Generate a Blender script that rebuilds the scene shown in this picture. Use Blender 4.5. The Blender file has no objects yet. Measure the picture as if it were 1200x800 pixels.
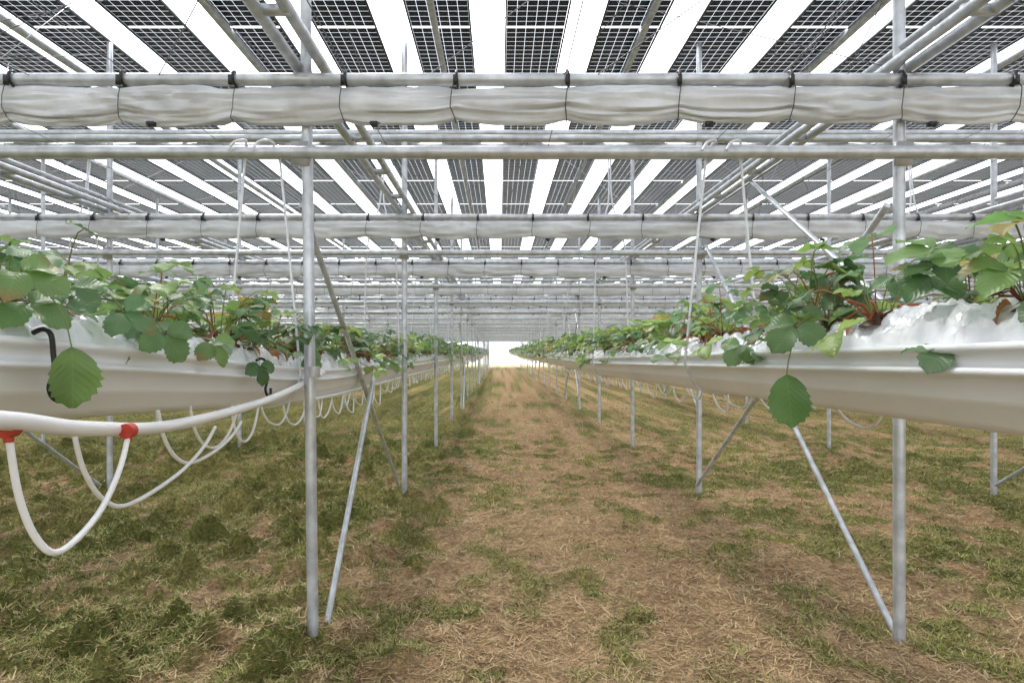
import bpy, math, random
import numpy as np
from mathutils import Vector
random.seed(7); rng=np.random.default_rng(7)
S=bpy.context.scene
C=1.37
XE=44.0; YE=60.0

# ---------------- helpers ----------------
def hash2(ix,iy,seed):
    h=(ix.astype(np.int64)*374761393+iy.astype(np.int64)*668265263+seed*974711)&0x7fffffff
    h=((h^(h>>13))*1274126177)&0x7fffffff
    return ((h^(h>>16))&0xffff)/65535.0
def vn(x,y,seed=0):
    x=np.asarray(x,float);y=np.asarray(y,float)
    ix=np.floor(x);iy=np.floor(y);fx=x-ix;fy=y-iy
    fx=fx*fx*(3-2*fx);fy=fy*fy*(3-2*fy)
    a=hash2(ix,iy,seed);b=hash2(ix+1,iy,seed);c=hash2(ix,iy+1,seed);d=hash2(ix+1,iy+1,seed)
    return (a*(1-fx)+b*fx)*(1-fy)+(c*(1-fx)+d*fx)*fy
def fbm(x,y,seed=0,o=4):
    s=0;a=.5;t=0
    for i in range(o):
        s=s+a*vn(x*2**i+i*17.3,y*2**i-i*9.1,seed+i);t+=a;a*=.5
    return s/t
def np_mesh(name,V,F,mat,col=None,uv=None,smooth=False,parent=None):
    V=np.asarray(V,np.float32);F=np.asarray(F,np.int32)
    me=bpy.data.meshes.new(name)
    me.vertices.add(len(V));me.vertices.foreach_set('co',V.ravel())
    k=F.shape[1];n=len(F)
    me.loops.add(n*k);me.loops.foreach_set('vertex_index',F.ravel())
    me.polygons.add(n)
    me.polygons.foreach_set('loop_start',np.arange(0,n*k,k,dtype=np.int32))
    me.polygons.foreach_set('loop_total',np.full(n,k,np.int32))
    if smooth: me.polygons.foreach_set('use_smooth',np.ones(n,bool))
    me.update(calc_edges=True)
    if col is not None:
        a=me.color_attributes.new('col','FLOAT_COLOR','POINT')
        a.data.foreach_set('color',np.asarray(col,np.float32).ravel())
    if uv is not None:
        u=me.uv_layers.new(name='UVMap')
        u.data.foreach_set('uv',np.asarray(uv,np.float32)[F.ravel()].ravel())
    me.materials.append(mat)
    ob=bpy.data.objects.new(name,me);S.collection.objects.link(ob)
    if parent: ob.parent=parent
    return ob
def empty(name):
    e=bpy.data.objects.new(name,None);S.collection.objects.link(e);return e
class MB:
    def __init__(s): s.V=[];s.F=[];s.n=0;s.C=[];s.U=[]
    def add(s,V,F,c=None,uv=None):
        V=np.asarray(V,float);s.V.append(V);s.F.append(np.asarray(F)+s.n);s.n+=len(V)
        if c is not None: s.C.append(c)
        if uv is not None: s.U.append(uv)
    def make(s,name,mat,smooth=True,parent=None):
        return np_mesh(name,np.concatenate(s.V),np.concatenate(s.F),mat,
            np.concatenate(s.C) if s.C else None,np.concatenate(s.U) if s.U else None,smooth,parent)
    def cyl(s,a,b,r,n=8):
        a=Vector(a);b=Vector(b);s.tube([a,b],r,n)
    def tube(s,P,r,n=8):
        P=[Vector(p) for p in P];m=len(P);V=[]
        up=None
        for i,p in enumerate(P):
            d=(P[min(i+1,m-1)]-P[max(i-1,0)]).normalized()
            if up is None:
                ref=Vector((0,0,1)) if abs(d.z)<.9 else Vector((1,0,0))
                u=d.cross(ref).normalized()
            else:
                u=(up-d*up.dot(d)).normalized()
            up=u;w=d.cross(u)
            rr=r[i] if isinstance(r,(list,tuple)) else r
            for j in range(n):
                t=2*math.pi*j/n;V.append(p+u*(rr*math.cos(t))+w*(rr*math.sin(t)))
        F=[[i*n+j,i*n+(j+1)%n,(i+1)*n+(j+1)%n,(i+1)*n+j] for i in range(m-1) for j in range(n)]
        s.add([tuple(v) for v in V],F)
        for e,i in ((0,0),(1,m-1)):
            base=[tuple(V[i*n+j]) for j in range(n)]
            if n%2==0:
                F2=[]
                for j in range(0,(n-2)//2):
                    F2.append([j,j+1,n-2-j,n-1-j])
                s.add(base,F2)
    def box(s,c,h):
        x,y,z=c;a,b,d=h
        V=[(x+i*a,y+j*b,z+k*d) for i in(-1,1) for j in(-1,1) for k in(-1,1)]
        s.add(V,[[0,1,3,2],[4,6,7,5],[0,4,5,1],[2,3,7,6],[0,2,6,4],[1,5,7,3]])
def smooth_path(P,sub=6):
    P=[Vector(p) for p in P];Q=[]
    for i in range(len(P)-1):
        p0=P[max(i-1,0)];p1=P[i];p2=P[i+1];p3=P[min(i+2,len(P)-1)]
        for j in range(sub):
            t=j/sub
            Q.append(.5*((2*p1)+(p2-p0)*t+(2*p0-5*p1+4*p2-p3)*t*t+(3*p1-p0-3*p2+p3)*t**3))
    Q.append(P[-1]);return Q
def grid_faces(nr,nc,closed=False):
    i=np.arange(nr-1)[:,None];j=np.arange(nc if closed else nc-1)[None,:]
    j2=(j+1)%nc
    return np.stack([i*nc+j,i*nc+j2,(i+1)*nc+j2,(i+1)*nc+j],-1).reshape(-1,4)

# ---------------- materials ----------------
def newmat(name):
    m=bpy.data.materials.new(name);m.use_nodes=True
    nt=m.node_tree;return m,nt,nt.nodes['Principled BSDF'],nt.nodes['Material Output']
def simple(name,col,rough=.5,metal=0,var=.15,scale=20,bump=0,bscale=60,bdist=.002,trans=0):
    m,nt,b,o=newmat(name);N=nt.nodes;L=nt.links
    tc=N.new('ShaderNodeTexCoord');nz=N.new('ShaderNodeTexNoise');nz.inputs['Scale'].default_value=scale;nz.inputs['Detail'].default_value=3
    L.new(tc.outputs['Object'],nz.inputs['Vector'])
    mr=N.new('ShaderNodeMapRange');mr.inputs['From Min'].default_value=.3;mr.inputs['From Max'].default_value=.7
    mr.inputs['To Min'].default_value=1-var;mr.inputs['To Max'].default_value=1+var*.5
    L.new(nz.outputs[0],mr.inputs['Value'])
    vm=N.new('ShaderNodeVectorMath');vm.operation='SCALE';vm.inputs[0].default_value=col
    L.new(mr.outputs[0],vm.inputs['Scale']);L.new(vm.outputs[0],b.inputs['Base Color'])
    b.inputs['Roughness'].default_value=rough;b.inputs['Metallic'].default_value=metal
    if bump:
        n2=N.new('ShaderNodeTexNoise');n2.inputs['Scale'].default_value=bscale;n2.inputs['Detail'].default_value=3
        L.new(tc.outputs['Object'],n2.inputs['Vector'])
        bp=N.new('ShaderNodeBump');bp.inputs['Strength'].default_value=bump;bp.inputs['Distance'].default_value=bdist
        L.new(n2.outputs[0],bp.inputs['Height']);L.new(bp.outputs[0],b.inputs['Normal'])
    if trans:
        tr=N.new('ShaderNodeBsdfTranslucent');L.new(vm.outputs[0],tr.inputs[0])
        ms=N.new('ShaderNodeMixShader');ms.inputs[0].default_value=trans
        L.new(b.outputs[0],ms.inputs[1]);L.new(tr.outputs[0],ms.inputs[2]);L.new(ms.outputs[0],o.inputs[0])
    return m
M_galv=simple('galvanised_steel',(.56,.59,.63),.36,.45,.28,14)
M_wire=simple('galvanised_wire',(.70,.72,.76),.4,.25,.1,30)
M_twire=simple('tension_wire_steel',(.16,.16,.17),.5,.3,.1,30)
M_gut=simple('white_gutter_sheet',(.85,.87,.90),.28,0,.05,3)
M_pipe=simple('white_plastic_pipe',(.87,.88,.90),.3,0,.06,5)
M_red=simple('red_plastic',(.50,.05,.03),.4)
M_blk=simple('black_plastic',(.015,.015,.018),.4)
M_alu=simple('aluminium_frame',(.50,.51,.53),.4,.4,.1)
M_afr=simple('dark_module_frame',(.10,.105,.12),.4,.3,.1)
M_film=simple('white_mulch_film',(.83,.85,.89),.12,0,.10,12,.5,32,.008)
M_cur=simple('white_curtain_fabric',(.79,.81,.84),.7,0,.14,5,.5,26,.008,.25)
def leafmat():
    m,nt,b,o=newmat('strawberry_leaf');N=nt.nodes;L=nt.links
    at=N.new('ShaderNodeAttribute');at.attribute_name='col'
    uv=N.new('ShaderNodeUVMap');sp=N.new('ShaderNodeSeparateXYZ');L.new(uv.outputs[0],sp.inputs[0])
    def mt(op,a,b2=None):
        n=N.new('ShaderNodeMath');n.operation=op
        for i,v in enumerate((a,b2)):
            if v is None: continue
            if isinstance(v,(int,float)): n.inputs[i].default_value=v
            else: L.new(v,n.inputs[i])
        return n.outputs[0]
    au=mt('ABSOLUTE',mt('SUBTRACT',sp.outputs[0],.5))
    t=mt('FRACT',mt('MULTIPLY',mt('SUBTRACT',sp.outputs[1],mt('MULTIPLY',au,.7)),8))
    vein=mt('MAXIMUM',mt('LESS_THAN',mt('ABSOLUTE',mt('SUBTRACT',t,.5)),.05),mt('LESS_THAN',au,.018))
    wv=mt('ABSOLUTE',mt('SUBTRACT',t,.5))
    mx=N.new('ShaderNodeMix');mx.data_type='RGBA'
    L.new(mt('MULTIPLY',vein,.28),mx.inputs['Factor']);L.new(at.outputs['Color'],mx.inputs[6]);mx.inputs[7].default_value=(.25,.36,.13,1)
    L.new(mx.outputs[2],b.inputs['Base Color']);b.inputs['Roughness'].default_value=.42
    bp=N.new('ShaderNodeBump');bp.inputs['Strength'].default_value=.4;bp.inputs['Distance'].default_value=.003
    L.new(wv,bp.inputs['Height']);bp.invert=True;L.new(bp.outputs[0],b.inputs['Normal'])
    tr=N.new('ShaderNodeBsdfTranslucent');hs=N.new('ShaderNodeHueSaturation');hs.inputs['Value'].default_value=1.9
    L.new(at.outputs['Color'],hs.inputs['Color']);L.new(hs.outputs[0],tr.inputs[0])
    ms=N.new('ShaderNodeMixShader');ms.inputs[0].default_value=.35
    L.new(b.outputs[0],ms.inputs[1]);L.new(tr.outputs[0],ms.inputs[2]);L.new(ms.outputs[0],o.inputs[0])
    return m
M_leaf=leafmat()
def blademat():
    m,nt,b,o=newmat('grass_blade')
    at=nt.nodes.new('ShaderNodeAttribute');at.attribute_name='col'
    nt.links.new(at.outputs['Color'],b.inputs['Base Color']);b.inputs['Roughness'].default_value=.7
    b.inputs['Specular IOR Level'].default_value=.2
    return m
M_blade=blademat()
def groundmat():
    m,nt,b,o=newmat('soil_and_dry_grass');N=nt.nodes;L=nt.links
    tc=N.new('ShaderNodeTexCoord');at=N.new('ShaderNodeAttribute');at.attribute_name='col'
    def nz(s,d=6,r=.65):
        n=N.new('ShaderNodeTexNoise');n.inputs['Scale'].default_value=s;n.inputs['Detail'].default_value=d;n.inputs['Roughness'].default_value=r
        L.new(tc.outputs['Object'],n.inputs['Vector']);return n.outputs[0]
    f=nz(38,5,.8);f2=nz(7,4,.7)
    cr=N.new('ShaderNodeMapRange');cr.inputs['From Min'].default_value=.33;cr.inputs['From Max'].default_value=.67
    cr.inputs['To Min'].default_value=.40;cr.inputs['To Max'].default_value=1.65;L.new(f,cr.inputs[0])  # fine ground grain, with crevice shade painted into the colour
    cr2=N.new('ShaderNodeMapRange');cr2.inputs['From Min'].default_value=.3;cr2.inputs['From Max'].default_value=.7
    cr2.inputs['To Min'].default_value=.68;cr2.inputs['To Max'].default_value=1.28;L.new(f2,cr2.inputs[0])
    mu=N.new('ShaderNodeMath');mu.operation='MULTIPLY';L.new(cr.outputs[0],mu.inputs[0]);L.new(cr2.outputs[0],mu.inputs[1])
    vm=N.new('ShaderNodeVectorMath');vm.operation='SCALE';L.new(at.outputs['Color'],vm.inputs[0]);L.new(mu.outputs[0],vm.inputs['Scale'])
    L.new(vm.outputs[0],b.inputs['Base Color']);b.inputs['Roughness'].default_value=.95;b.inputs['Specular IOR Level'].default_value=.1
    bp=N.new('ShaderNodeBump');bp.inputs['Strength'].default_value=1;bp.inputs['Distance'].default_value=.04
    L.new(f,bp.inputs['Height']);L.new(bp.outputs[0],b.inputs['Normal'])
    return m
M_ground=groundmat()
def panelmat():
    m,nt,b,o=newmat('bifacial_solar_glass');N=nt.nodes;L=nt.links
    uv=N.new('ShaderNodeUVMap');sp=N.new('ShaderNodeSeparateXYZ');L.new(uv.outputs[0],sp.inputs[0])
    def mt(op,a,b2=None):
        n=N.new('ShaderNodeMath');n.operation=op
        for i,v in enumerate((a,b2)):
            if v is None: continue
            if isinstance(v,(int,float)): n.inputs[i].default_value=v
            else: L.new(v,n.inputs[i])
        return n.outputs[0]
    a=mt('GREATER_THAN',mt('ABSOLUTE',mt('SUBTRACT',mt('FRACT',mt('MULTIPLY',sp.outputs[0],6)),.5)),.484)
    c=mt('GREATER_THAN',mt('ABSOLUTE',mt('SUBTRACT',mt('FRACT',mt('MULTIPLY',sp.outputs[1],20)),.5)),.482)
    mask=mt('MAXIMUM',a,c)
    b.inputs['Base Color'].default_value=(.008,.010,.018,1);b.inputs['Roughness'].default_value=.25;b.inputs['Specular IOR Level'].default_value=.2
    tl=N.new('ShaderNodeBsdfTranslucent');tl.inputs[0].default_value=(.40,.43,.46,1)
    m2=N.new('ShaderNodeMixShader');L.new(mask,m2.inputs[0]);L.new(b.outputs[0],m2.inputs[1]);L.new(tl.outputs[0],m2.inputs[2])
    L.new(m2.outputs[0],o.inputs[0]);return m
M_panel=panelmat()

# ---------------- layout ----------------
post_x=[-.9+2.8*i for i in range(-15,16)]
rows=[-1.12,1.06]+[s*(3.95+2.8*i) for i in range(0,4) for s in(-1,1)]
def smst(t): t=np.clip(t,0,1);return t*t*(3-2*t)
def rim(x0,Y):
    Y=np.asarray(Y,float)
    if x0<0: return C-.10+.15*smst((3.9-Y)/3.4)
    return C-.055+.075*np.clip((6.2-Y)/5.2,0,1.2)

# ---------------- ground ----------------
def axis(core0,core1,step,lo,hi,g=1.25):
    a=list(np.arange(core0,core1,step));s=step;x=core1
    while x<hi: a.append(x);s=min(s*g,60);x+=s
    a.append(hi);s=step;x=core0-step
    while x>lo: a.insert(0,x);s=min(s*g,60);x-=s
    a.insert(0,lo);return np.array(a)
def green_amt(X,Y):
    base=fbm(X*.9,Y*.55,3,4)
    side=np.where(X<.3,smst((.1-X)/1.6)*.44,smst((X-1.2)/2.2)*.15)
    lane=-.13*np.exp(-((X-.55)/.9)**2)
    fine=fbm(X*5.5,Y*4.5,11,4)
    far=.12*smst((Y-4)/6)*np.where(X<0,1,.5)
    v=(base-.5)*.8+side+lane+(fine-.5)*2.0+.39+far
    return np.clip(v,0,1)
def clump(X,Y):
    lf=.5+.9*smst((-X)/1.0)
    return lf*np.clip(fbm(X*6.5+1.5*fbm(X*2,Y*2,8,2),Y*6.5,31,3)-.50,0,1)
def height(X,Y):
    g=green_amt(X,Y)
    near=np.exp(-np.maximum(0,np.hypot(X,Y)-18)/20)
    return (.05*(fbm(X*3.2,Y*3.2,21,4)-.5)+.27*clump(X,Y)*(.25+g)+.032*(fbm(X*16,Y*16,41,2)-.5))*near
def gcol(X,Y):
    g=green_amt(X,Y)[...,None]
    s=fbm(X*1.7,Y*1.3,51,4)[...,None]
    soil=np.array([.35,.215,.11])*(1-s)+np.array([.60,.42,.24])*s
    s2=np.clip((s-.3)*2.2,0,1)
    gr=np.array([.16,.17,.05])*(1-s2)+np.array([.33,.29,.10])*s2
    t=smst((g-.28)/.5)
    c=soil*(1-t)+gr*t
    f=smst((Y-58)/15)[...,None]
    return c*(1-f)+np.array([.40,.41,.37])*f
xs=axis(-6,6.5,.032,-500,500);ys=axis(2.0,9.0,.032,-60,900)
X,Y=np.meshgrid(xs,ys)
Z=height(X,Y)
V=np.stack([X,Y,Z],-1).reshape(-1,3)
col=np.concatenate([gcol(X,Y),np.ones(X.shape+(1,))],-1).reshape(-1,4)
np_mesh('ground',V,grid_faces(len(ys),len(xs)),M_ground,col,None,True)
n=440000
u=rng.random(n);By=2.2*(20/2.2)**u
Bx=(rng.random(n)*2-1)*(By*.9+.6)
g=green_amt(Bx,By);cl=clump(Bx,By)
keep=rng.random(n)<(.30+.7*g+1.5*cl)*.9
Bx=Bx[keep];By=By[keep];g=g[keep];cl=cl[keep];n=len(Bx)
Bz=height(Bx,By)
isg=rng.random(n)<smst((g-.22)/.6)*.8
ang=rng.random(n)*2*np.pi
ln=np.where(isg,.018+.036*rng.random(n),.02+.07*rng.random(n)**1.7)*(1+By*.03)
tilt=np.where(isg,.1+rng.random(n)*.9,-.05+rng.random(n)*.42)
w=(.0008+.0011*rng.random(n))*(1+.2*By)
dx=np.cos(ang)*np.cos(tilt);dy=np.sin(ang)*np.cos(tilt);dz=np.sin(tilt)
P0=np.stack([Bx,By,Bz-.002+.008*rng.random(n)],-1);D=np.stack([dx,dy,dz],-1)*ln[:,None]
Wd=np.stack([-np.sin(ang),np.cos(ang),0*ang],-1)*w[:,None]
a=P0-Wd;b=P0+Wd;c=P0+D*.6+Wd*.7+np.array([0,0,.002]);e=P0+D*.6-Wd*.7+np.array([0,0,.002])
tip=P0+D*np.array([1,1,.75])
V=np.stack([a,b,(c+tip)/2+Wd*.2,(e+tip)/2-Wd*.2],1).reshape(-1,3)
F=np.arange(n*4).reshape(-1,4)
r=rng.random((n,1))
straw=np.array([.21,.135,.065])*(1-r)+np.array([.62,.47,.27])*r
gc=np.array([.085,.105,.028])*(1-r)+np.array([.36,.36,.11])*r
cc=np.where(isg[:,None],gc,straw)
col=np.repeat(np.concatenate([cc,np.ones((n,1))],1),4,axis=0)
np_mesh('grass',V,F,M_blade,col)

# ---------------- solar roof ----------------
roof=empty('solar_panel_roof')
ZR=C+2.95;P=.86
k0=int(-XE/P);k1=int(XE/P)
mV=[];mU=[];fr=MB()
Lm=1.72
ny=int((YE+8)/Lm)
for k in range(k0,k1+1):
    xc=.33+k*P
    for j in range(ny):
        y0=-8+j*Lm;y1=y0+Lm-.03
        mV+= [(xc-.262,y0,ZR),(xc+.262,y0,ZR),(xc+.262,y1,ZR),(xc-.262,y1,ZR)]
        mU+= [(0,0),(1,0),(1,1),(0,1)]
    for s in(-1,1): fr.box((xc+s*.27,(YE-8)/2,ZR-.006),(.007,(YE+8)/2,.012))
np_mesh('solar_modules',mV,np.arange(len(mV)).reshape(-1,4),M_panel,None,mU,False,roof)
fr.make('module_frames',M_afr,False,roof)
rl=MB()
for i in range(-30,32):
    x=-.57+1.87*i
    if abs(x)<XE: rl.box((x,(YE-8)/2,ZR-.062),(.024,(YE+8)/2,.032))
for i in range(-1,10):
    y=2.4+6*i
    rl.cyl((-XE,y,ZR-.135),(XE,y,ZR-.135),.034,10)
    rl.cyl((-XE,y+.22,ZR-.135),(XE,y+.22,ZR-.135),.03,10)
rl.make('mounting_rails',M_galv,True,roof)

# ---------------- steel frame ----------------
frame=empty('steel_support_frame')
pm=MB();bm_=MB();br=MB();wm=MB();cp=MB()
nk=int(YE/3)-1
for k in range(-2,nk+1):
    y=3.0*k
    if k==0: continue
    for x in post_x:
        near=(abs(x)<7 and 0<k<5)
        lean=(.035 if abs(x+.9)<.1 and k==1 else 0)
        tx=x-lean
        pm.cyl((x+lean*.5,y,-.15),(tx,y,ZR-.02),.0265,12 if near else 6)
        if k<8 and abs(x)<13:
            cp.box((tx,y-.034,C+.93),(.040,.012,.055));cp.cyl((tx,y,C+1.20),(tx,y,C+1.31),.036,10)
            cp.cyl((tx,y-.06,C+.93),(tx,y-.02,C+.93),.010,6)
            cp.cyl((x+lean*.5,y,C-.12),(x+lean*.5,y,C-.07),.031,10)
    bm_.cyl((-XE,y-.055,C+.93),(XE,y-.055,C+.93),.028,10)
    bm_.cyl((-XE,y-.06,C+1.265),(XE,y-.06,C+1.265),.029,10)
    for (yy,zz,rr) in ((1.5,1.52,.026),(1.62,1.60,.022)):
        bm_.cyl((-XE,y+yy,C+zz),(XE,y+yy,C+zz),rr,8)
    bm_.cyl((-XE,y+.05,C+1.86),(XE,y+.05,C+1.86),.022,8)
for x in post_x:
    for dx,dz in((-.055,1.345),(.06,1.36),(.0,1.44)):
        bm_.cyl((x+dx,-8,C+dz),(x+dx,YE-2,C+dz),.026 if dz<1.4 else .018,10)
    for k in range(1,nk):
        if (k-1)%4==0:
            y=3.0*k
            o=.045
            if x<0: br.cyl((x+o,y+.08,-.03),(x+o-.04,y+1.55,C-.13),.0165,8)
            else: br.cyl((x+o,y+.08,-.03),(x+o,y+2.95,C+1.0),.0165,8)
            br.cyl((x-o,y+2.92,.12),(x-o,y+.02,C+.70),.0165,8)
            if x>0: br.cyl((x+o+.03,y+.03,C+.12),(x+o+.03,y+1.95,C+1.33),.0165,8)
    for j in range(0,40):
        if abs(x)<7: br.box((x,1.0+j*.75,C+1.352),(.07,.012,.02))
i=0
x=-.717-.515*24
while x<13:
    if i%2==0: wm.cyl((x,-6,C+1.31),(x,50,C+1.31),.0026,4)
    x+=.515;i+=1
for j in range(120):
    x=random.uniform(-8,8);y=random.choice([3,3,3,6,6,9])
    sy=random.choice([-1,1])
    wm.cyl((x,y-.06,C+1.27),(x+random.uniform(-1.4,1.4),y+sy*random.uniform(.8,2.4),C+random.uniform(1.6,2.85)),.0028,4)
pm.make('posts',M_galv,True,frame);bm_.make('beams',M_galv,True,frame);br.make('braces',M_galv,True,frame)
cp.make('couplers',M_alu,False,frame);wm.make('tension_wires',M_twire,True,frame)

# ---------------- rolled curtains ----------------
clipx0=-.717
for k in range(1,nk+1):
    y=3.0*k-.062
    if k<=3: xs_=np.concatenate([np.arange(-XE,-7.5,.6),np.arange(-7.5,7.5,.012 if k==1 else .03),np.arange(7.5,XE,.6)]);na=48 if k==1 else 24
    else: xs_=np.arange(-XE,XE+.1,.25 if k<8 else 2.0);na=10
    A=np.arange(na)/na*2*np.pi
    XX,AA=np.meshgrid(xs_,A,indexing='ij')
    q=(XX-clipx0)/.515
    ph=np.abs(np.sin(q*np.pi))
    pin=np.exp(-(np.abs(q-np.round(q))/.07)**2)
    hh=.076*(.93+.12*vn(XX*1.1,XX*0,5+k)+.04*ph)
    A1=AA+1.0*(vn(XX*.9,XX*0,33+k)-.5)
    cosA=np.cos(A1);sinA=np.sin(A1)
    ridge=1-np.abs(2*fbm(XX*.8+cosA*.8,sinA*5.5+cosA*2+5,60+k,3)-1)*2.4
    ridge2=1-np.abs(2*fbm(XX*2.8+cosA*2+3,sinA*9+cosA*3+25,65+k,2)-1)*2.2
    fold=(ridge-.5)*.024+(ridge2-.5)*.014+(fbm(XX*5,sinA*6+cosA*2+9,70+k,2)-.5)*.016
    fold=fold+pin*(.003*np.cos(AA*7+k)-.003)
    rz=hh+fold*.7;ry=.036+.9*fold
    sag=-.016*np.sin(np.clip(ph,0,1)*np.pi/2)*(np.sin(AA)<0)*(.5+vn(q,XX*0,15+k))
    ZZ=C+1.235-.082+rz*np.sin(AA)+sag;YY=y+ry*np.cos(AA)-.008*np.sin(XX*1.7+k)
    V=np.stack([XX,YY,ZZ],-1).reshape(-1,3)
    cur=np_mesh('rolled_curtain',V,grid_faces(len(xs_),na,True),M_cur,None,None,True)
    ck=MB()
    if k<=6:
        x=clipx0-.515*(22)
        i=0
        while x<12:
            pts=[]
            for t in np.linspace(-.3,2*math.pi-.9,12): pts.append((x+.002*t,y+.036*math.cos(t),C+1.265+.036*math.sin(t)))
            ck.tube(pts,.0065,6)
            dxr=random.uniform(-.02,.02)
            ck.tube([(x,y-.04,C+1.25),(x+.006+dxr,y-.050,C+1.21),(x+dxr,y-.054,C+1.17),(x-.004+dxr,y-.050,C+1.12),(x-.004,y-.034,C+1.08),(x,y+.0,C+1.062)],.0022,4)
            ck.box((x,y-.042,C+1.245),(.009,.008,.022))
            if (i*7+k)%5<2: ck.box((x+.14,y-.02,C+1.050),(.016,.014,.010));ck.tube([(x+.12,y-.03,C+1.055),(x+.14,y-.04,C+1.03),(x+.165,y-.03,C+1.055)],.004,4)
            x+=.515;i+=1
        ck.make('curtain_clips',M_blk,False,cur)

# ---------------- gutters ----------------
half=[(.128,-.010),(.130,0),(.158,0),(.160,-.016),(.142,-.021),(.141,-.046),(.156,-.050),(.157,-.061),(.141,-.066),(.139,-.108),(.128,-.120),(.098,-.156),(.085,-.174),(.05,-.180)]
prof=[(-a,b) for a,b in half]+[(a,b) for a,b in half[::-1]]
gys=np.concatenate([np.arange(-4,4,.1),np.arange(4,12,.5),np.arange(12,YE-2,3)])
for ri,x0 in enumerate(rows):
    G=empty('growing_gutter')
    PX=np.array([p[0] for p in prof]);PZ=np.array([p[1] for p in prof])
    R=rim(x0,gys)
    V=np.stack([np.broadcast_to(x0+PX,(len(gys),len(PX))),np.repeat(gys[:,None],len(PX),1),R[:,None]+PZ[None]],-1).reshape(-1,3)
    np_mesh('gutter_sheet',V,grid_faces(len(gys),len(PX)),M_gut,None,None,False,G)
    js=MB()
    for yj in np.arange(4.4,YE-3,3.0):
        r0=float(rim(x0,yj))
        pv=[(x0+p[0]*1.02,yy,r0+p[1]*1.02) for yy in(yj-.03,yj+.03) for p in prof[1:-1]]
        js.add(pv,grid_faces(2,len(prof)-2))
    js.make('joint_straps',M_gut,False,G)
    hero=ri<2
    fy=np.concatenate([np.arange(-2,.4,.08),np.arange(.4,5,.009),np.arange(5,10,.05),np.arange(10,YE-2,.6)]) if hero else np.arange(-2,YE-2,.5)
    nu=37 if hero else 7
    U=np.linspace(-1,1,nu)
    YY,UU=np.meshgrid(fy,U,indexing='ij')
    def rdg(a,b,s,o=2): return 1-np.abs(2*fbm(a,b,s,o)-1)*2.2
    wx=fbm(YY*5,UU*1.4+ri*4,77,2)*1.6
    c1=rdg(YY*5+wx,UU*1.6+wx*.8,93);c2=rdg(YY*12+wx*2,UU*3.2-wx,94);c3=rdg(YY*24-wx*3,UU*5+wx*2,96)
    edge=(1-UU**2)
    em=np.clip(edge*3.5+.08,0,1)
    Z=rim(x0,YY)-.012+.10*np.clip(edge,0,1)**.42*(.6+.6*fbm(YY*2.0,UU*.6+ri*3,95,2))+(c1-.5)*.026*em+(c2-.5)*.020*em+(c3-.5)*.010*em
    XX=x0+UU*.134+(fbm(YY*11,UU*3,99,3)-.5)*.014
    np_mesh('mulch_film',np.stack([XX,YY,Z],-1).reshape(-1,3),grid_faces(len(fy),nu),M_film,None,None,True,G)
    hg=MB()
    for k in range(1,nk):
        y=3.0*k;r0=float(rim(x0,y))
        if ri>5 and k>12: continue
        nn=6 if k<6 else 4
        hr=.0066
        if k%2==1:
            zt=C+.96
            for s in(-1,1):
                xt=x0+s*.055
                p=[(xt-.07,y-.10,zt-.035),(xt-.045,y-.092,zt+.005),(xt-.0,y-.07,zt+.018),(xt+s*.02,y-.035,zt-.01),(xt+s*.03,y-.012,zt-.08),(x0+s*.168,y,r0+.05),(x0+s*.170,y,r0-.06),(x0+s*.11,y,r0-.165),(x0,y,r0-.19)]
                hg.tube(smooth_path(p,4),hr,nn)
        else:
            zt=C+1.86
            for s in(-1,1):
                p=[(x0-.012*s,y+.02,zt-.02),(x0,y+.05,zt+.028),(x0+.01*s,y+.08,zt-.02),(x0+s*.02,y+.03,zt-.45),(x0+s*.13,y,zt-.85),(x0+s*.168,y,r0+.05),(x0+s*.170,y,r0-.06),(x0+s*.11,y,r0-.165),(x0,y,r0-.19)]
                hg.tube(smooth_path(p,4),.0075,nn)
    hg.make('wire_hangers',M_wire,True,G)

# ---------------- irrigation ----------------
irr=empty('irrigation_pipe');mp=MB();lp=MB();rc=MB()
main=[(-.70,.2,-.03),(-.705,.55,-.055),(-.727,.92,-.10),(-.754,1.15,-.14),(-.825,1.6,-.186),(-.885,2.3,-.19),(-.93,2.9,-.162),(-.962,3.4,-.118)]
mp.tube([Vector((p.x,p.y,p.z+C)) for p in smooth_path(main,8)],.0145,14)
mp.cyl((-.962,3.38,C-.118),(-.97,3.46,C-.112),.018,12)
def loop(a,m,b,r=.005,n=8,conn=False):
    a=Vector(a);b=Vector(b);m=Vector(m)
    ctl=[a,Vector((a.x+(m.x-a.x)*.2,a.y+(m.y-a.y)*.18,a.z-(a.z-m.z)*.48)),
         Vector((a.x+(m.x-a.x)*.55,a.y+(m.y-a.y)*.52,a.z-(a.z-m.z)*.85)),m,
         Vector((b.x+(m.x-b.x)*.55,b.y+(m.y-b.y)*.52,b.z-(b.z-m.z)*.82)),
         Vector((b.x+(m.x-b.x)*.2,b.y+(m.y-b.y)*.18,b.z-(b.z-m.z)*.42)),b]
    lp.tube(smooth_path(ctl,5 if n>5 else 2),r,n)
    if conn:
        for p in(a,b):
            rc.cyl(p+Vector((0,0,-.010)),p+Vector((0,0,.004)),.0072,10)
            rc.cyl(p+Vector((0,-.010,.012)),p+Vector((0,.010,.012)),.0155,12)
loop((-.738,.95,C-.126),(-.715,1.03,C-.325),(-.752,1.28,C-.172),.0055,10,True)
loop((-.90,1.33,C-.15),(-.91,1.56,C-.375),(-.945,2.1,C-.25),.0055,10)
loop((-.93,1.72,C-.16),(-.94,1.95,C-.34),(-.96,2.35,C-.26),.0055,8)
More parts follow.
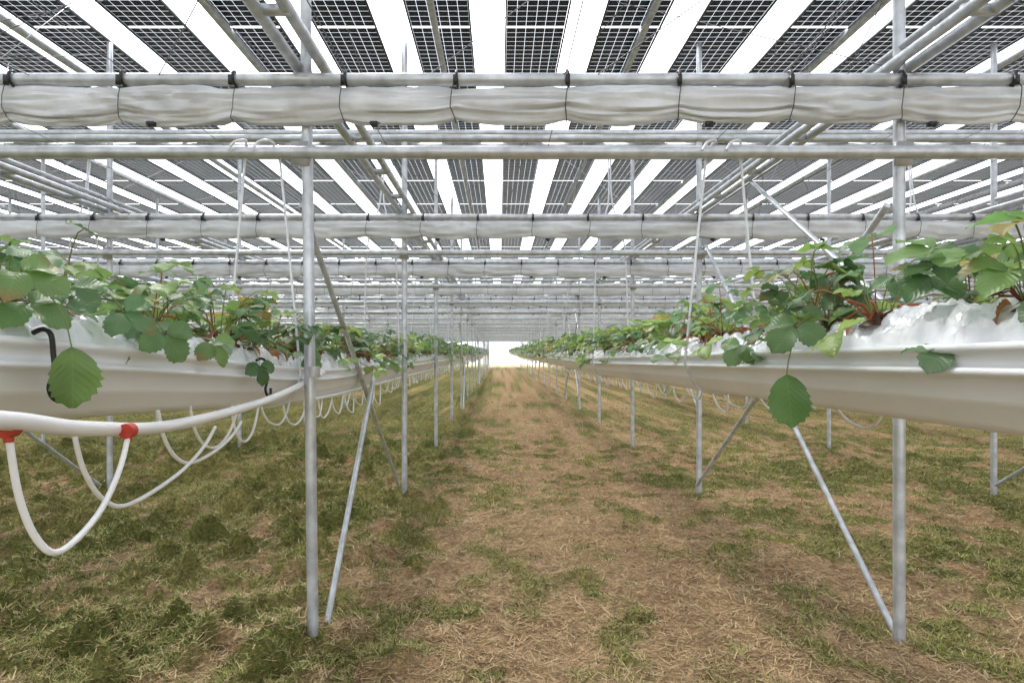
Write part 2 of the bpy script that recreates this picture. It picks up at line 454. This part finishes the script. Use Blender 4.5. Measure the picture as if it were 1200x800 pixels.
for ri,x0 in enumerate(rows):
    s=1 if x0<0 else -1
    y=2.1 if ri==0 else (1.9 if ri==1 else 1.5)
    while y<(40 if ri<2 else 22):
        r0=float(rim(x0,y))
        for side in ((s*.9,) if ri==0 else ((-s*1.0,) if ri==1 else (1,))):
            sp=random.uniform(.28,.46);dr=random.uniform(.08,.17)
            xa=x0+side*.10
            loop((xa,y,r0-.16),(xa+side*random.uniform(-.01,.04),y+sp*random.uniform(.4,.6),r0-.17-dr),(xa,y+sp,r0-.155),.0052,6 if y<8 else 4)
        y+=random.uniform(.22,.36) if ri==0 else random.uniform(.3,.6)
    ys_=np.arange(3.4 if ri==0 else -2,50,.5)
    mp.tube([(x0+s*(.11 if ri==0 else -.12),float(q),float(rim(x0,q))-.165) for q in ys_],.010,8)
mp.make('main_pipe',M_pipe,True,irr);lp.make('drip_tubes',M_pipe,True,irr);rc.make('red_connectors',M_red,True,irr)
def hook(x,y,z,s):
    h=MB()
    p=[(x-.03,y,z+.012),(x-.008,y,z+.02),(x+.008,y,z+.008),(x+.010,y+.004,z-.03),(x+.014,y+.002,z-.07),(x+.012,y-.01,z-.10),(x+.014,y-.004,z-.122),(x+.016,y+.016,z-.132),(x+.016,y+.036,z-.122),(x+.014,y+.042,z-.102)]
    h.tube(smooth_path(p,5),.0055,8);h.make('gutter_hook',M_blk,True)
for yy in(1.33,2.55): hook(-.952,yy,float(rim(-1.1,yy)),1)

# ---------------- strawberry plants ----------------
def leaflet(L,W,n,fold,droop,r):
    t=np.linspace(0,1,n)
    w=W*np.power(np.clip(np.sin(np.pi*np.power(t,.85)),0,1),.62)*(.75+.35*t);w[0]=.02*W;w[-1]=.10*W
    hi=n>7
    us=np.array([-1,-.55,0,.55,1]) if hi else np.array([-1,0,1])
    T,U=np.meshgrid(t,us,indexing='ij')
    Wt=np.repeat(w[:,None],len(us),1)
    x=U*Wt
    y=T*L
    if hi:
        tooth=(np.arange(n)%2)[:,None]*(np.abs(U)>.9)*((T>.2)&(T<.99))
        x=x*(1-.13*tooth);y=y-.035*L*tooth*1.0
    y=y+np.abs(U)*.10*L*np.sin(T*np.pi)*(.5)
    z=fold*np.abs(x)-droop*L*T**2-.25*fold*(U**2)*Wt+r.uniform(-.3,.3)*x*T+ .05*L*np.sin(T*9+U*2.5+r.uniform(0,6))*np.abs(U)
    V=np.stack([x,y,z],-1).reshape(-1,3)
    uv=np.stack([.5+U*.5,T],-1).reshape(-1,2)
    return V,grid_faces(n,len(us)),uv
def frame_of(d,nrm):
    d=d/np.linalg.norm(d);s=np.cross(d,nrm);s/=np.linalg.norm(s);n2=np.cross(s,d);return s,d,n2
def trileaf(B,p,d,nrm,size,n,r,colr):
    s,f,nn=frame_of(d,nrm)
    for a,sc in((0,1.0),(1.25,.9),(-1.25,.9)):
        a2=a+r.uniform(-.15,.15)
        dd=f*math.cos(a2)+s*math.sin(a2)
        dd=dd+nn*r.uniform(-.15,.12)
        nl=nn+ s*(.3*math.sin(a2))*r.uniform(0,1)
        s1,f1,n1=frame_of(dd,nl)
        V,F,uv=leaflet(size*sc,size*.47*sc*r.uniform(.9,1.08),n,r.uniform(.12,.5),r.uniform(.05,.38),r)
        W=p+dd*size*.06+V[:,0:1]*s1+V[:,1:2]*f1+V[:,2:3]*n1
        c=np.tile(np.append(colr*r.uniform(.85,1.18),1),(len(V),1))
        if r.random()<.10:
            tt=np.clip((uv[:,1:2]-.6)*2.5,0,1);c[:,:3]=c[:,:3]*(1-tt)+np.array([.26,.15,.05])*tt
        B.add(W,F,c,uv)
def petiole(B,P,r0,colr):
    P=np.array(P);m=len(P);V=[]
    for i in range(m):
        d=P[min(i+1,m-1)]-P[max(i-1,0)];d/=np.linalg.norm(d)+1e-9
        u=np.cross(d,[.3,.9,.1]);u/=np.linalg.norm(u)+1e-9;w=np.cross(d,u)
        for j in range(4): V.append(P[i]+r0*(u*math.cos(j*math.pi/2)+w*math.sin(j*math.pi/2)))
    B.add(V,grid_faces(m,4,True),np.tile(np.append(colr,1),(len(V),1)),np.tile([.25,.0625],(len(V),1)))
def leafcol(r):
    q=r.random()
    if q<.02: return np.array([.34,.28,.08])
    if q<.04: return np.array([.15,.06,.035])
    if q<.32: return np.array([.16,.26,.075])
    if q<.58: return np.array([.085,.16,.065])
    if q<.82: return np.array([.14,.23,.12])
    return np.array([.23,.33,.09])
def plant(seed,n,nl,tall=1.0,stubs=True):
    r=np.random.default_rng(seed);B=MB()
    for i in range(nl):
        a=r.uniform(0,2*math.pi);out=r.uniform(.03,.18);h=r.uniform(.03,.19)*tall
        if r.random()<.2: h*=1.35
        if r.random()<.25: out=r.uniform(.15,.24);h=r.uniform(-.09,.04)
        o=np.array([math.cos(a),math.sin(a),0])
        p0=o*.012;p3=o*out+np.array([0,0,h]);p1=p0+np.array([0,0,max(h,.05)*.55])+o*out*.2;p2=o*out*.65+np.array([0,0,max(h*1.02,h+.02)])
        if n>4:
            ts=np.linspace(0,1,6)[:,None];P=(1-ts)**3*p0+3*ts*(1-ts)**2*p1+3*ts**2*(1-ts)*p2+ts**3*p3
            petiole(B,P,.0019,np.array([.24,.27,.09]) if r.random()<.6 else np.array([.34,.15,.07]))
        d=o*1.0+np.array([0,0,r.uniform(-.8,.3)]);nr=np.array([0,0,1.])+o*r.uniform(-.2,.7)+r.normal(0,.3,3)
        trileaf(B,p3,d,nr,r.uniform(.042,.082),n,r,leafcol(r))
    if stubs:
        # withered brown leaves low in the crown
        for i in range(2):
            a=r.uniform(0,6.28);o=np.array([math.cos(a),math.sin(a),0])
            s1,f1,n1=frame_of(o+np.array([0,0,-.35]),np.array([0,0,1.])+r.normal(0,.4,3))
            V,F,uv=leaflet(.05,.02,n,.9,.7,r)
            B.add(o*.04+np.array([0,0,.012])+V[:,0:1]*s1+V[:,1:2]*f1+V[:,2:3]*n1,F,np.tile(np.append(np.array([.20,.09,.035])*r.uniform(.7,1.6),1),(len(V),1)),uv)
        for i in range(12):
            a=r.uniform(0,6.28);o=np.array([math.cos(a),math.sin(a),0]);l=r.uniform(.03,.09)
            petiole(B,[o*.008,o*l*.5+np.array([0,0,l*.5]),o*l+np.array([0,0,l*r.uniform(.1,.7)])],.003,np.array([.27,.09,.04])*r.uniform(.6,1.5))
        A=np.linspace(0,2*np.pi,9)[:-1]
        ring=[[.045*math.cos(t)*r.uniform(.8,1.3),.045*math.sin(t)*r.uniform(.8,1.3),-.005] for t in A]
        ring2=[[.02*math.cos(t),.02*math.sin(t),.022*r.uniform(.6,1.4)] for t in A]
        B.add(ring+ring2,grid_faces(2,8,True),np.tile([.075,.038,.02,1],(16,1)),np.tile([.25,.0625],(16,1)))
    return np.concatenate(B.V),np.concatenate(B.F),np.concatenate(B.C),np.concatenate(B.U)
hi=[plant(100+i,13,12+i%4) for i in range(12)]
mid=[plant(200+i,6,13) for i in range(8)]
low=[plant(300+i,4,9,1,False) for i in range(6)]
for ri,x0 in enumerate(rows):
    B=MB();y=-1.0 if ri<2 else 0.6
    ymax=YE-4 if ri<2 else 45
    if ri>5: ymax=30
    while y<ymax:
        if ri<2: src=hi if .5<y<6 else (mid if y<22 else low);sp=.175 if y<22 else .22
        else: src=mid if (y<6 and ri<4) else low;sp=.26
        V,F,c,uv=random.choice(src)
        a=random.uniform(0,6.28);sc=random.uniform(.75,1.2)*(1.1 if y>2.2 else .95)
        ca,sa=math.cos(a)*sc,math.sin(a)*sc
        px=x0+random.choice([-.06,.06])+random.uniform(-.02,.02)
        pz=float(rim(x0,y))+.062
        W=np.stack([V[:,0]*ca-V[:,1]*sa+px,V[:,0]*sa+V[:,1]*ca+y,V[:,2]*sc+pz],-1)
        cv=c.copy();cv[:,:3]*=random.uniform(.85,1.25)
        B.add(W,F,cv,uv)
        y+=sp*random.uniform(.6,1.4)
    if ri<2:
        r=np.random.default_rng(900+ri);A=np.array
        def hang(path,d,nr,size,colr):
            Q=np.array([tuple(v) for v in smooth_path(path,4)])
            petiole(B,Q,.0017,np.array([.20,.26,.09]));trileaf(B,Q[-1],A(d,float),A(nr,float),size,15,r,A(colr)*1.3)
        def single(path,d,nr,size,colr):
            Q=np.array([tuple(v) for v in smooth_path(path,4)])
            petiole(B,Q,.0017,np.array([.20,.26,.09]))
            s1,f1,n1=frame_of(A(d,float),A(nr,float));V,F,uv=leaflet(size,size*.42,17,.45,.12,r)
            B.add(Q[-1]+V[:,0:1]*s1+V[:,1:2]*f1+V[:,2:3]*n1,F,np.tile([q*1.25 for q in colr]+[1],(len(V),1)),uv)
        if ri==0:
            single([(-1.05,1.35,C+.10),(-.95,1.30,C+.13),(-.88,1.27,C+.08),(-.86,1.27,C+.01)],(.02,.05,-1),(.75,-.6,.1),.125,(.10,.17,.05))
            hang([(-1.08,1.5,C+.1),(-1.0,1.45,C+.16),(-.95,1.40,C+.14)],(.7,-.2,-.35),(.2,-.4,1),.085,(.07,.14,.05))
            hang([(-1.08,1.2,C+.1),(-1.0,1.22,C+.17),(-.95,1.25,C+.16)],(.7,.3,-.3),(.3,-.5,.9),.09,(.12,.20,.06))
            hang([(-1.08,1.3,C+.08),(-1.02,1.28,C+.12),(-.97,1.30,C+.10)],(.8,.1,-.5),(.4,-.5,.8),.085,(.10,.18,.06))
            hang([(-1.08,1.6,C+.1),(-1.0,1.6,C+.15),(-.94,1.58,C+.10)],(.8,.3,-.5),(.4,-.5,.8),.085,(.10,.19,.08))
            hang([(-1.05,1.75,C+.08),(-.95,1.72,C+.09),(-.90,1.70,C+.05)],(.5,.1,-.8),(.7,-.6,.3),.085,(.09,.16,.06))
            hang([(-1.05,2.1,C+.06),(-.98,2.08,C+.08),(-.93,2.05,C+.03)],(.6,.1,-.7),(.7,-.6,.4),.08,(.13,.21,.07))
            hang([(-1.05,2.45,C+.02),(-.95,2.42,C+.02),(-.91,2.4,C-.05)],(.3,.1,-.9),(.8,-.5,.2),.08,(.06,.12,.045))
            hang([(-1.05,3.1,C+.0),(-.95,3.1,C+.04),(-.92,3.1,C-.02)],(.3,.1,-.9),(.8,-.5,.2),.08,(.08,.15,.05))
        else:
            hang([(1.0,1.75,C+.08),(.88,1.72,C+.10),(.80,1.70,C+.07)],(-.5,-.1,-.6),(-.5,-.6,.5),.095,(.08,.15,.05))
            single([(.80,1.70,C+.06),(.775,1.69,C-.02),(.765,1.68,C-.06)],(.1,0,-1),(-.45,-.85,.2),.145,(.075,.15,.05))
            hang([(1.05,1.3,C+.1),(1.0,1.33,C+.2),(.93,1.35,C+.22)],(-.8,0,-.1),(-.1,-.5,.9),.095,(.13,.22,.07))
            hang([(1.1,1.25,C+.1),(1.02,1.22,C+.22),(1.0,1.2,C+.25)],(-.4,-.6,0),(-.2,-.4,.9),.10,(.10,.19,.06))
            hang([(1.1,1.5,C+.1),(1.02,1.45,C+.17),(.98,1.42,C+.17)],(-.8,-.3,-.2),(-.1,-.5,.9),.09,(.07,.14,.05))
            hang([(1.05,2.3,C+.05),(.95,2.3,C+.08),(.88,2.3,C+.02)],(-.6,-.1,-.7),(-.6,-.6,.4),.085,(.11,.19,.07))
            hang([(1.05,1.2,C+.1),(.98,1.18,C+.15),(.94,1.16,C+.15)],(-.6,-.3,-.3),(-.3,-.6,.7),.08,(.12,.2,.06))
    B.make('strawberry_plants',M_leaf,True)

# ---------------- light ----------------
w=bpy.data.worlds.new('World');S.world=w;w.use_nodes=True
nt=w.node_tree;bg=nt.nodes['Background']
sky=nt.nodes.new('ShaderNodeTexSky');sky.sky_type='NISHITA';sky.sun_disc=False
EL=math.radians(48);AZ=math.radians(-28)
sky.sun_elevation=EL;sky.sun_rotation=AZ%(2*math.pi);sky.air_density=1.0;sky.dust_density=4.5;sky.ozone_density=1.0
hs=nt.nodes.new('ShaderNodeHueSaturation');hs.inputs['Saturation'].default_value=.3
nt.links.new(sky.outputs[0],hs.inputs['Color'])
tc=nt.nodes.new('ShaderNodeTexCoord');nz=nt.nodes.new('ShaderNodeTexNoise');nz.inputs['Scale'].default_value=2.2;nz.inputs['Detail'].default_value=5
nt.links.new(tc.outputs['Generated'],nz.inputs['Vector'])
mr=nt.nodes.new('ShaderNodeMapRange');mr.inputs['From Min'].default_value=.3;mr.inputs['From Max'].default_value=.7;mr.inputs['To Min'].default_value=11;mr.inputs['To Max'].default_value=26
nt.links.new(nz.outputs[0],mr.inputs[0])
vm=nt.nodes.new('ShaderNodeVectorMath');vm.operation='SCALE';vm.inputs[0].default_value=(.96,.99,1.04);nt.links.new(mr.outputs[0],vm.inputs['Scale'])
ad=nt.nodes.new('ShaderNodeVectorMath');ad.operation='ADD'
nt.links.new(vm.outputs[0],ad.inputs[0]);nt.links.new(hs.outputs[0],ad.inputs[1]);nt.links.new(ad.outputs[0],bg.inputs[0])
bg.inputs[1].default_value=.15
sd=bpy.data.lights.new('sun','SUN');sd.energy=5;sd.angle=math.radians(12);sd.color=(1,.96,.9)
so=bpy.data.objects.new('sun',sd);S.collection.objects.link(so)
sv=Vector((math.sin(AZ)*math.cos(EL),math.cos(AZ)*math.cos(EL),math.sin(EL)))
so.rotation_euler=(-sv).to_track_quat('-Z','Y').to_euler();so.location=(0,0,20)
# ---------------- camera ----------------
cd=bpy.data.cameras.new('camera');cd.lens=22.2;cd.sensor_width=36;cd.shift_x=.0125;cd.shift_y=.01;cd.clip_end=3000;cd.clip_start=.05
co=bpy.data.objects.new('camera',cd);S.collection.objects.link(co);co.location=(0,0,C);co.rotation_euler=(math.pi/2,0,0)
S.camera=co
S.view_settings.view_transform='Standard';S.view_settings.look='None';S.view_settings.exposure=0
